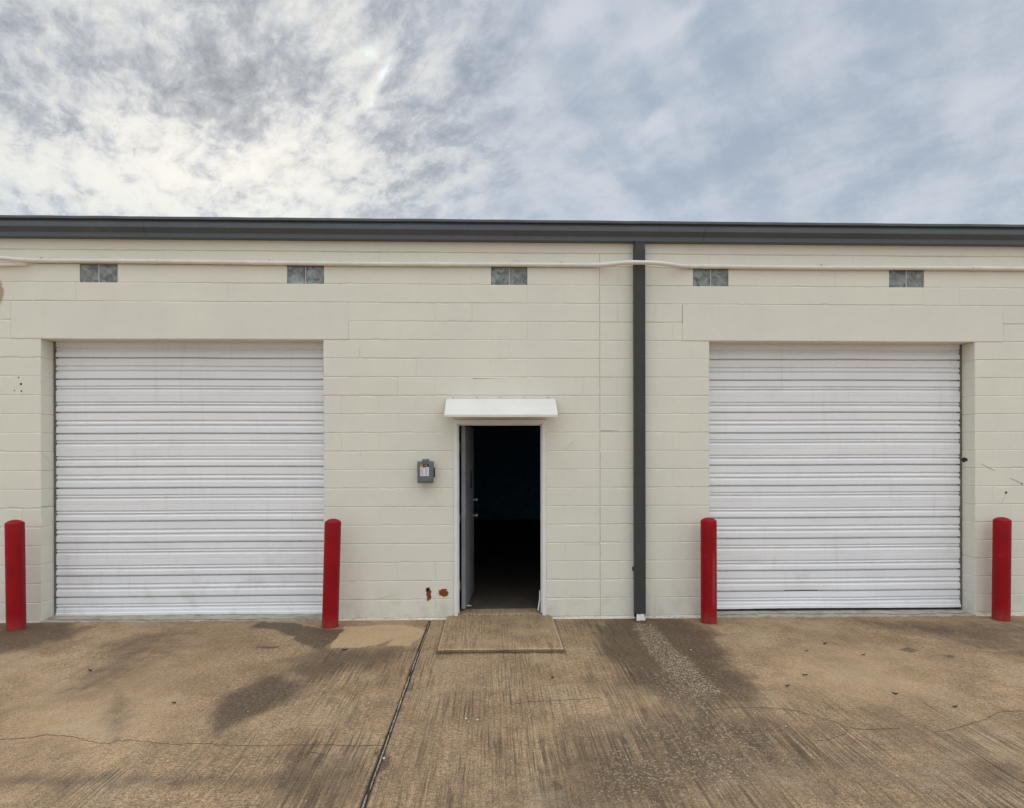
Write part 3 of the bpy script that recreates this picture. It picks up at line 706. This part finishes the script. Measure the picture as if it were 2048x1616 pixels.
# ------------------------------------------------------------------ things on and before the wall
# awning
A=empty('door_awning',(.094,0,2.43),label='small white sloping sheet metal awning over the open doorway',cat='awning')
a0,a1=-.5975,.5975
m=MB(); m.loft([[(a0,-.002,.0),(a1,-.002,.0),(a1,-.002,.004),(a0,-.002,.004)],[(a0,-.300,-.196),(a1,-.300,-.196),(a1,-.301,-.191),(a0,-.301,-.191)]]); m.obj('top_sheet',M['awning'],A,bevel=.001)
m=MB(); m.box((a0,-.3045,-.216),(a1,-.3005,-.1905)); m.obj('front_lip',M['awning'],A,bevel=.001)
m=MB(); m.box((a0,-.008,.004),(a1,-.004,.028)); m.obj('wall_flange',M['wall'],A)
for x in (a0-.0015,a1-.0015):
    m=MB(); pr=[(-.004,.002),(-.300,-.193),(-.300,-.216),(-.004,-.020)]
    m.loft([[(x,y,z) for y,z in pr],[(x+.003,y,z) for y,z in pr]]); m.obj('side_cheek',M['awning'],A)
for i in range(5):
    m=MB(); x=-.52+.26*i; m.lathe([(.006,0),(.006,.004)],(x,-.012,.012),10); m.obj('screw',M['rail'],A)
# downspout
Dn=empty('downspout',(1.6165,0,gz(1.6)),label='charcoal square downspout running from gutter to pavement beside the right roller door',cat='downspout')
m=MB(); cx=0; y0,y1=-.090,-.008; hw=.0595
rings=[]
for z in (.072,.55,1.2,2.2,3.2,3.9,4.05):
    rings.append([(-hw,y0,z),(hw,y0,z),(hw,y1,z),(-hw,y1,z)])
rings.append([(-hw*.88,-.080,4.15),(hw*.88,-.080,4.15),(hw*.88,-.012,4.15),(-hw*.88,-.012,4.15)])
m.loft(rings); m.obj('pipe',M['spoutpipe'],Dn,bevel=.006)
m=MB(); m.box((-hw+.006,y0+.008,.030),(hw-.006,y1,.0725)); m.obj('outlet',M['hole'],Dn)
m=MB(); m.loft([[(-.042,-.088,.066),(.040,-.088,.068),(.040,-.084,.070),(-.042,-.084,.068)],[(-.052,-.128,.006),(.047,-.125,.010),(.047,-.121,.012),(-.052,-.124,.008)]]); m.obj('splash_tongue',M['spout'],Dn)
z=.55; m=MB(); m.extrude_x([(-.014,z-.022),(-.001,z-.022),(-.001,z+.022),(-.014,z+.022)],-hw-.013,hw+.011); m.obj('bracket',M['spoutpipe'],Dn)
m=MB(); m.lathe([(.004,0),(.004,.002)],(0,-.089,4.13),8); m.obj('rivet',M['rail'],Dn)
# conduit
C=empty('conduit_pipe',(0,0,3.90),label='cream painted conduit pipe running along the wall above the glass block windows',cat='conduit')
path=[(-9,-.027,0.),(-6.4,-.027,.0)]
import itertools
def sm(u): u=min(max(u,0),1); return u*u*(3-2*u)
xx=-6.2
while xx<9.0:
    off=.027+.118*sm((xx-1.10)/.44)*(1-sm((xx-1.72)/.46))+.11*sm((-4.86-xx)/.5)*(1-sm((-5.75-xx)/.4))
    sag=-.004+.004*math.sin(xx*1.3+.4)-.0012*xx
    path.append((xx,-off,sag)); xx+=.05
path.append((10.,-.03,-.012))
m=MB(); m.tube(path,.0235,16); m.obj('pipe',M['conduit'],C,smooth=True)
def cz(x): return -.004+.004*math.sin(x*1.3+.4)-.0012*x
for x in (-3.641,-.629,2.361,5.415,-6.65,8.4):
    m=MB(); m.tube([(x-.038,-.03,cz(x)),(x-.036,-.03,cz(x)),(x+.036,-.03,cz(x)),(x+.038,-.03,cz(x))],[.024,.0275,.0275,.024],16); m.obj('coupling',M['conduit'],C,smooth=True)
for x in (-4.842,-2.427,.762,3.677,-7.2,6.6):
    m=MB(); z=cz(x); m.box((x-.010,-.012,z+.018),(x+.010,-.0008,z+.050)); m.tube([(x-.010,-.03,z),(x+.010,-.03,z)],.0255,16); so=m.obj('strap',M['conduit'],C)
    m=MB(); m.lathe([(.006,0),(.004,.005)],(x,-.016,z+.034),8); m.obj('screw',M['rail'],so)
m=MB(); m.tube([(-9,-.018,-.05),(-5.3,-.018,-.05),(-5.12,-.014,-.045),(-4.98,-.008,-.040)],.011,10); m.obj('cable',M['conduit'],C,smooth=True)
# electrical box
X=empty('electrical_box',(-.723,0,1.51),label='grey metal electrical disconnect box with white label mounted beside the open door',cat='electrical box')
m=MB(); m.box((-.080,-.098,.010),(.080,-.002,.232)); m.obj('enclosure',M['box'],X,bevel=.008)
m=MB(); m.loft([[(-.088,-.098,.000),(.086,-.098,.000),(.086,-.098,.236),(-.088,-.098,.236)],[(-.088,-.112,.004),(.086,-.112,.004),(.086,-.112,.234),(-.088,-.112,.234)],[(-.080,-.117,.022),(.078,-.117,.022),(.078,-.117,.214),(-.080,-.117,.214)]]); cov=m.obj('cover',M['box'],X,bevel=.003)
m=MB(); m.lathe([(.036,0),(.036,.02),(.033,.026)],(0,-.055,.232),20); m.obj('hub',M['box'],X,smooth=True)
m=MB(); m.box((-.036,-.120,.214),(.034,-.092,.254)); m.obj('latch',M['box'],X,bevel=.006)
m=MB(); m.box((.086,-.085,.060),(.098,-.045,.165)); m.obj('lever',M['black'],X,bevel=.004)
m=MB(); m.box((-.056,-.1186,.076),(.038,-.1174,.172)); lb=m.obj('label_sheet',M['label'],cov)
m=MB(); m.box((-.024,-.1190,.172),(.038,-.1174,.202)); m.obj('warning_header',M['black'],cov)
m=MB(); m.box((-.012,-.1196,.181),(.026,-.1191,.186)); m.box((-.008,-.1196,.190),(.020,-.1191,.195)); m.obj('header_print',M['ink'],cov)
m=MB(); m.box((-.056,-.1190,.174),(-.026,-.1174,.200)); m.obj('warning_symbol',M['amber'],cov)
m=MB(); m.box((-.034,-.1192,.164),(.010,-.1187,.169)); m.obj('red_line',M['redink'],cov)
m=MB(); rr=random.Random(2)
for i in range(9):
    z=.155-.0085*i; m.box((-.050,-.1192,z),(-.050+rr.uniform(.018,.034),-.1187,z+.004)); m.box((-.004,-.1192,z),(-.004+rr.uniform(.018,.036),-.1187,z+.004))
m.obj('label_print',M['ink'],cov)
# concrete pad before the door
P=MB(); rr=random.Random(15); nx,ny=60,40; x0,x1,y0,y1=-.505,.652,-1.138,-.03
V=[];F=[]
for j in range(ny+1):
    for i in range(nx+1):
        x=x0+(x1-x0)*i/nx; y=y0+(y1-y0)*j/ny
        zt=gz(x)+.036+.008*j/ny
        if i in(0,nx): x+=rr.uniform(-.003,.003); zt-=.005
        if j==0: y+=rr.uniform(-.004,.004); zt-=.006
        if j<=1 and .46<i/nx<.60: zt-=rr.uniform(.002,.012); y+=rr.uniform(.0,.012)
        V.append((x,y,zt))
for j in range(ny):
    for i in range(nx): a=j*(nx+1)+i; F.append((a,a+1,a+nx+2,a+nx+1))
rim=[i for i in range(nx+1)]+[j*(nx+1)+nx for j in range(1,ny+1)]+[ny*(nx+1)+i for i in range(nx-1,-1,-1)]+[j*(nx+1) for j in range(ny-1,0,-1)]
n0=len(V); V+= [(V[i][0]*.982,V[i][1]+(.02 if V[i][1]<-1.1 else 0),gz(V[i][0])-.01) for i in rim]
for k in range(len(rim)): F.append((rim[(k+1)%len(rim)],rim[k],n0+k,n0+(k+1)%len(rim)))
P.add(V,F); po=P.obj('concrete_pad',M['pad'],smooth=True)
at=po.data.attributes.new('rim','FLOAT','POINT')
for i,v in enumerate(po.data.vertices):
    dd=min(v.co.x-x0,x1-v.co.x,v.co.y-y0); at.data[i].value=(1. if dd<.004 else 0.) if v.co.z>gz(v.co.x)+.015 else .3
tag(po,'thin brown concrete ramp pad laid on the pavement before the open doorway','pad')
# bollards
def bollard(x,y,top,lean,label,mat='red'):
    m=MB(); r=.0845
    prof=[(r+.004,-.03),(r+.004,.004),(r,.010)]+[(r,top*k/6) for k in range(1,6)]+[(r,top-.004),(r*.985,top+.002),(r*.9,top+.010),(r*.66,top+.024),(r*.35,top+.033),(r*.08,top+.036)]
    m.lathe(prof,(0,0,0),40,lean)
    o=m.obj('bollard',M[mat],smooth=True); o.location=(x,y,gz(x)); tag(o,label,'bollard','red bollards guarding the roller doors')
bollard(-4.935,-.250,1.097,(-.012,0),'red steel bollard standing left of the left roller door')
bollard(-1.712,-.240,1.100,(.028,0),'leaning red bollard between the left roller door and the open doorway')
bollard(2.34,-.178,1.098,(0,0),'red bollard with a pale vertical sheen, between the downspout and the right roller door','red_scuff_sheen')
bollard(5.60,-.160,1.095,(.013,0),'red bollard right of the right roller door')
# small wedge, leaves, pebbles
m=MB(); m.loft([[(-.03,-.012,0),(.03,-.012,0),(.03,.012,0),(-.03,.012,0)],[(-.03,-.010,.024),(-.012,-.010,.010),(-.012,.010,.010),(-.03,.010,.024)]])
o=m.obj('door_wedge',M['white']); o.location=(-.272,.34,.067); tag(o,'tiny white wedge on the floor at the foot of the open door','wedge')
def leaf_mesh(seed):
    rr=random.Random(seed); m=MB(); L=rr.uniform(.016,.030); w=L*rr.uniform(.22,.36); n=8; rings=[]
    for i in range(n+1):
        u=i/n; ww=w*math.sin(math.pi*min(max(u*.94+.03,0),1))**.8+.0008; z=.003+.010*(u-.5)**2*4*rr.uniform(.5,1.1); x=(u-.5)*2*L
        rings.append([(x,-ww,z+.007),(x,0,z),(x,ww,z+.006),(x,0,z-.0015)])
    m.loft(rings); return m.mesh('dry_leaf',smooth=True)
lms=[leaf_mesh(i) for i in range(4)]
for me in lms: me.materials.append(M['dryleaf'])
rr=random.Random(3)
for i,(x,y) in enumerate(STAIN_LF):
    o=bpy.data.objects.new('dry_leaf',lms[i%4]); COL.objects.link(o); o.location=(x,y,gz(x)+.0025); o.rotation_euler=(0,0,rr.uniform(-.7,.7)); s=rr.uniform(.7,1.15); o.scale=(s,s,s)
    tag(o,'small dark dry leaf lying on the brown concrete','leaf','dry leaves scattered on the pavement')
m=MB(); bmx=bmesh.new(); bmesh.ops.create_icosphere(bmx,subdivisions=2,radius=.011)
for v in bmx.verts: v.co=Vector((v.co.x*1.3,v.co.y,v.co.z*.6))*(1+.12*math.sin(v.co.x*300)*math.cos(v.co.y*260))
pm=bpy.data.meshes.new('pebble'); bmx.to_mesh(pm); bmx.free(); pm.materials.append(M['pebble'])
for i,(x,y) in enumerate(STAIN_PB):
    o=bpy.data.objects.new('pebble',pm); COL.objects.link(o); o.location=(x,y,gz(x)+.005); o.rotation_euler=(0,0,rr.uniform(0,3)); s=rr.uniform(.4,.75); o.scale=(s,s,s)
    tag(o,'small pale pebble lying on the brown concrete','pebble','pale pebbles on the pavement')
# ------------------------------------------------------------------ sky and light
SUN_AZ,SUN_EL=math.atan2(-.394,1.),math.atan2(.512,math.hypot(1,.394))
wd=bpy.data.worlds.new('World'); SC.world=wd; wd.use_nodes=True
wd.cycles.sampling_method='NONE'
t=NT(wd.node_tree); t.n.clear()
out=t.new('ShaderNodeOutputWorld')
sky=t.new('ShaderNodeTexSky',sky_type='NISHITA'); sky.sun_disc=False; sky.sun_elevation=SUN_EL; sky.sun_rotation=SUN_AZ
d=t.new('ShaderNodeTexCoord').outputs['Generated']; x,y,z=t.sep(d)
zc=t.m('MAXIMUM',z,.0)
den=t.m('ADD',zc,.16)
cp=t.comb(t.m('DIVIDE',x,den),t.m('DIVIDE',y,den),0.)     # point where the ray meets the cloud deck
yp=t.m('MAXIMUM',y,.02); qx=t.m('DIVIDE',x,yp); qz=t.m('DIVIDE',zc,yp)
fr_=t.step(y,.1,.4)
def turn(vec,ang,sx,sy,loc):   # rotate into the wind direction, then stretch
    v=t.scale(vec,(1,1,1),rot=(0,0,ang)); return t.scale(v,(sx,sy,1),loc=loc)
big=t.noise(turn(cp,.0,1.6,1.0,(3.1,1.7,0)),1.5,5,.55,.0)
wx,wz,_=t.sep(t.noise(cp,2.6,3,.6,out=1))
qx2=t.m('ADD',qx,t.m('MULTIPLY',t.m('SUBTRACT',wx,.5),.20)); qz2=t.m('ADD',qz,t.m('MULTIPLY',t.m('SUBTRACT',wz,.5),.13))
cw=t.comb(t.m('ADD',t.m('DIVIDE',x,den),t.m('MULTIPLY',wx,.12)),t.m('ADD',t.m('DIVIDE',y,den),t.m('MULTIPLY',wz,.16)),0.)
mid=t.noise(turn(cw,-.45,2.0,1.15,(.4,5.2,0)),2.1,7,.60,.0)
rip=t.noise(turn(cw,-.75,4.6,2.9,(1.,9.,0)),2.3,5,.66,.0)
strk=t.noise(turn(cw,.62,3.6,1.05,(7.3,2.2,0)),1.25,6,.56,.0)
def blobs(L):
    acc=None
    for amt,px,py,rx,rz,rot in L:   # centre as (azimuth tangent, elevation tangent)
        cx,cz=(px-985)/1263.,(893-py)/1263.; c,s=math.cos(rot),math.sin(rot)
        dx=t.m('SUBTRACT',qx2,cx); dz=t.m('SUBTRACT',qz2,cz)
        u=t.m('MULTIPLY_ADD',dz,s/rx,t.m('MULTIPLY',dx,c/rx)); w=t.m('MULTIPLY_ADD',dz,c/rz,t.m('MULTIPLY',dx,-s/rz))
        r2=t.m('MULTIPLY_ADD',w,w,t.m('MULTIPLY',u,u))
        acc=t.m('MULTIPLY_ADD',t.m('EXPONENT',t.m('MULTIPLY',r2,-1.)),amt,acc if acc is not None else 0.)
    return acc
bias=blobs([(-.24,440,165,.15,.06,-.5),(-.15,90,235,.15,.05,-.4),(-.18,600,180,.08,.09,.1),(-.13,770,200,.05,.16,.1),(-.10,260,95,.14,.025,-.4),(-.06,920,60,.10,.07,0),
 (.12,550,240,.11,.04,-.3),(.12,290,20,.12,.03,-.2),(.10,80,330,.16,.05,-.25),(.20,440,340,.20,.075,-.2),(.55,708,95,.022,.020,.5),(.35,742,150,.014,.055,-.4),(.13,795,350,.06,.016,.4),(-.10,540,375,.07,.018,-.4),(-.10,380,335,.06,.018,-.5),(-.10,20,380,.08,.02,-.3),(.10,710,270,.05,.05,0)])
puff=t.noise(turn(cp,-.6,6.5,3.6,(2.,4.,0)),2.4,7,.68,.25)
nl=t.m('MULTIPLY_ADD',t.m('SUBTRACT',mid,.5),.80,t.m('MULTIPLY_ADD',t.m('SUBTRACT',puff,.5),1.15,t.m('MULTIPLY_ADD',t.m('SUBTRACT',rip,.5),.50,t.m('MULTIPLY',bias,.85))))
bl=t.lin(nl,-.38,.28); bl=t.m('MINIMUM',t.m('MAXIMUM',bl,0.),1.)
left=t.mix(t.lin(bl,.0,.55),(.195,.232,.282),(.470,.500,.540))
left=t.mix(t.step(bl,.42,1.),left,(.735,.738,.705))
lowl=blobs([(1.,-20,400,.16,.07,0)]); left=t.mix(t.m('MULTIPLY',t.m('MULTIPLY',lowl,t.step(rip,.40,.6)),.55),left,(.36,.45,.56))
biasr=blobs([(.26,1150,30,.07,.025,.7),(.24,1320,35,.08,.014,.6),(.20,1310,245,.05,.022,.6),(.14,1650,110,.17,.04,.5),(-.10,1560,165,.13,.03,.5),(-.08,1290,190,.12,.035,.7),(-.08,1530,270,.14,.04,.4),(-.10,1900,290,.2,.05,.3),(.07,1940,190,.09,.035,.4),(-.08,1330,365,.13,.03,.5),(.05,1620,335,.13,.03,.4),(-.08,1990,60,.1,.05,.4),(-.07,960,130,.06,.12,.1)])
ns=t.m('MULTIPLY_ADD',t.m('SUBTRACT',strk,.5),.75,t.m('MULTIPLY_ADD',t.m('SUBTRACT',rip,.5),.34,t.m('MULTIPLY_ADD',t.m('SUBTRACT',mid,.5),.30,biasr)))
br=t.step(ns,-.19,.22)
right=t.mix(br,(.352,.420,.512),(.590,.622,.680))
rf=t.step(t.m('ADD',qx2,t.m('MULTIPLY',t.m('SUBTRACT',mid,.5),.35)),-.26,.20)
cloud=t.mix(rf,left,right)
# brighter cloud where the sun stands behind it
glow=blobs([(.9,470,300,.33,.16,0.),(.7,150,380,.35,.09,0.)])
cloud=t.mix(t.m('MULTIPLY',t.m('MULTIPLY',glow,t.step(bl,.25,.8)),.42,clamp=True),cloud,(.90,.885,.80))
hz=t.step(qz,.46,.33); cloud=t.mix(t.m('MULTIPLY',hz,.22),cloud,(.53,.61,.70))
gap=t.m('MULTIPLY',blobs([(1.0,708,92,.013,.014,.5),(1.0,741,158,.007,.045,-.35)]),t.step(puff,.42,.62),clamp=True)
cloud=t.mix(gap,cloud,(.86,.95,1.0))


lift=t.m('ADD',1.,t.m('ADD',t.m('MULTIPLY',t.step(z,.55,.92),LIFT_ZEN),t.m('MULTIPLY',t.step(y,.15,-.5),LIFT_BACK)))
def emit(c):   # clouds over the blue of the sky texture, at the sky's own scale
    n=t.new('ShaderNodeBackground'); t.put(n.inputs[0],t.mix(.94,sky.outputs[0],t.vm('MULTIPLY',c,(10.,10.,10.)))); n.inputs[1].default_value=.1; return n.outputs[0]
# overhead and behind the viewer: the same overcast, more even and brighter towards the zenith
gen=t.mix(t.step(t.noise(cp,1.5,4,.6),.3,.7),(.50,.53,.57),(.84,.86,.87))
gen=t.vm('MULTIPLY',gen,t.comb(lift,lift,lift))
ahead=t.m('MULTIPLY',t.step(y,.20,.42),t.step(qz,1.15,.85))
ms=t.new('ShaderNodeMixShader'); t.put(ms.inputs[0],ahead); t.put(ms.inputs[1],emit(gen)); t.put(ms.inputs[2],emit(cloud))
t.l.new(ms.outputs[0],out.inputs[0])
sl=bpy.data.lights.new('sun','SUN'); sl.energy=.8; sl.angle=R(20); sl.color=(1,.95,.86)
so=bpy.data.objects.new('sun',sl); COL.objects.link(so)
dv=Vector((math.cos(SUN_EL)*math.sin(SUN_AZ),math.cos(SUN_EL)*math.cos(SUN_AZ),math.sin(SUN_EL)))
so.rotation_euler=dv.to_track_quat('Z','Y').to_euler(); so.location=dv*40
# ------------------------------------------------------------------ camera
cd=bpy.data.cameras.new('camera'); cam=bpy.data.objects.new('camera',cd); COL.objects.link(cam)
cam.location=(0,-6.95,1.90)
from mathutils import Matrix
TH=.031
cam.rotation_euler=(Matrix.Rotation(-TH,4,'Z')@Matrix.Rotation(R(90),4,'X')@Matrix.Rotation(ROLL,4,'Z')).to_euler()
cd.sensor_fit='HORIZONTAL'; cd.sensor_width=36; cd.lens=36*1263/2048; cd.shift_y=(893.5-808)/2048; cd.clip_end=500; cd.clip_start=.05
SC.camera=cam
SC.render.engine='CYCLES'; SC.cycles.use_denoising=True; SC.cycles.denoising_prefilter='NONE'; SC.cycles.max_bounces=6; SC.cycles.diffuse_bounces=3; SC.cycles.glossy_bounces=3; SC.render.resolution_x=1024; SC.render.resolution_y=808
SC.view_settings.view_transform='Standard'; SC.view_settings.look='None'; SC.view_settings.exposure=EXPO; SC.view_settings.gamma=1
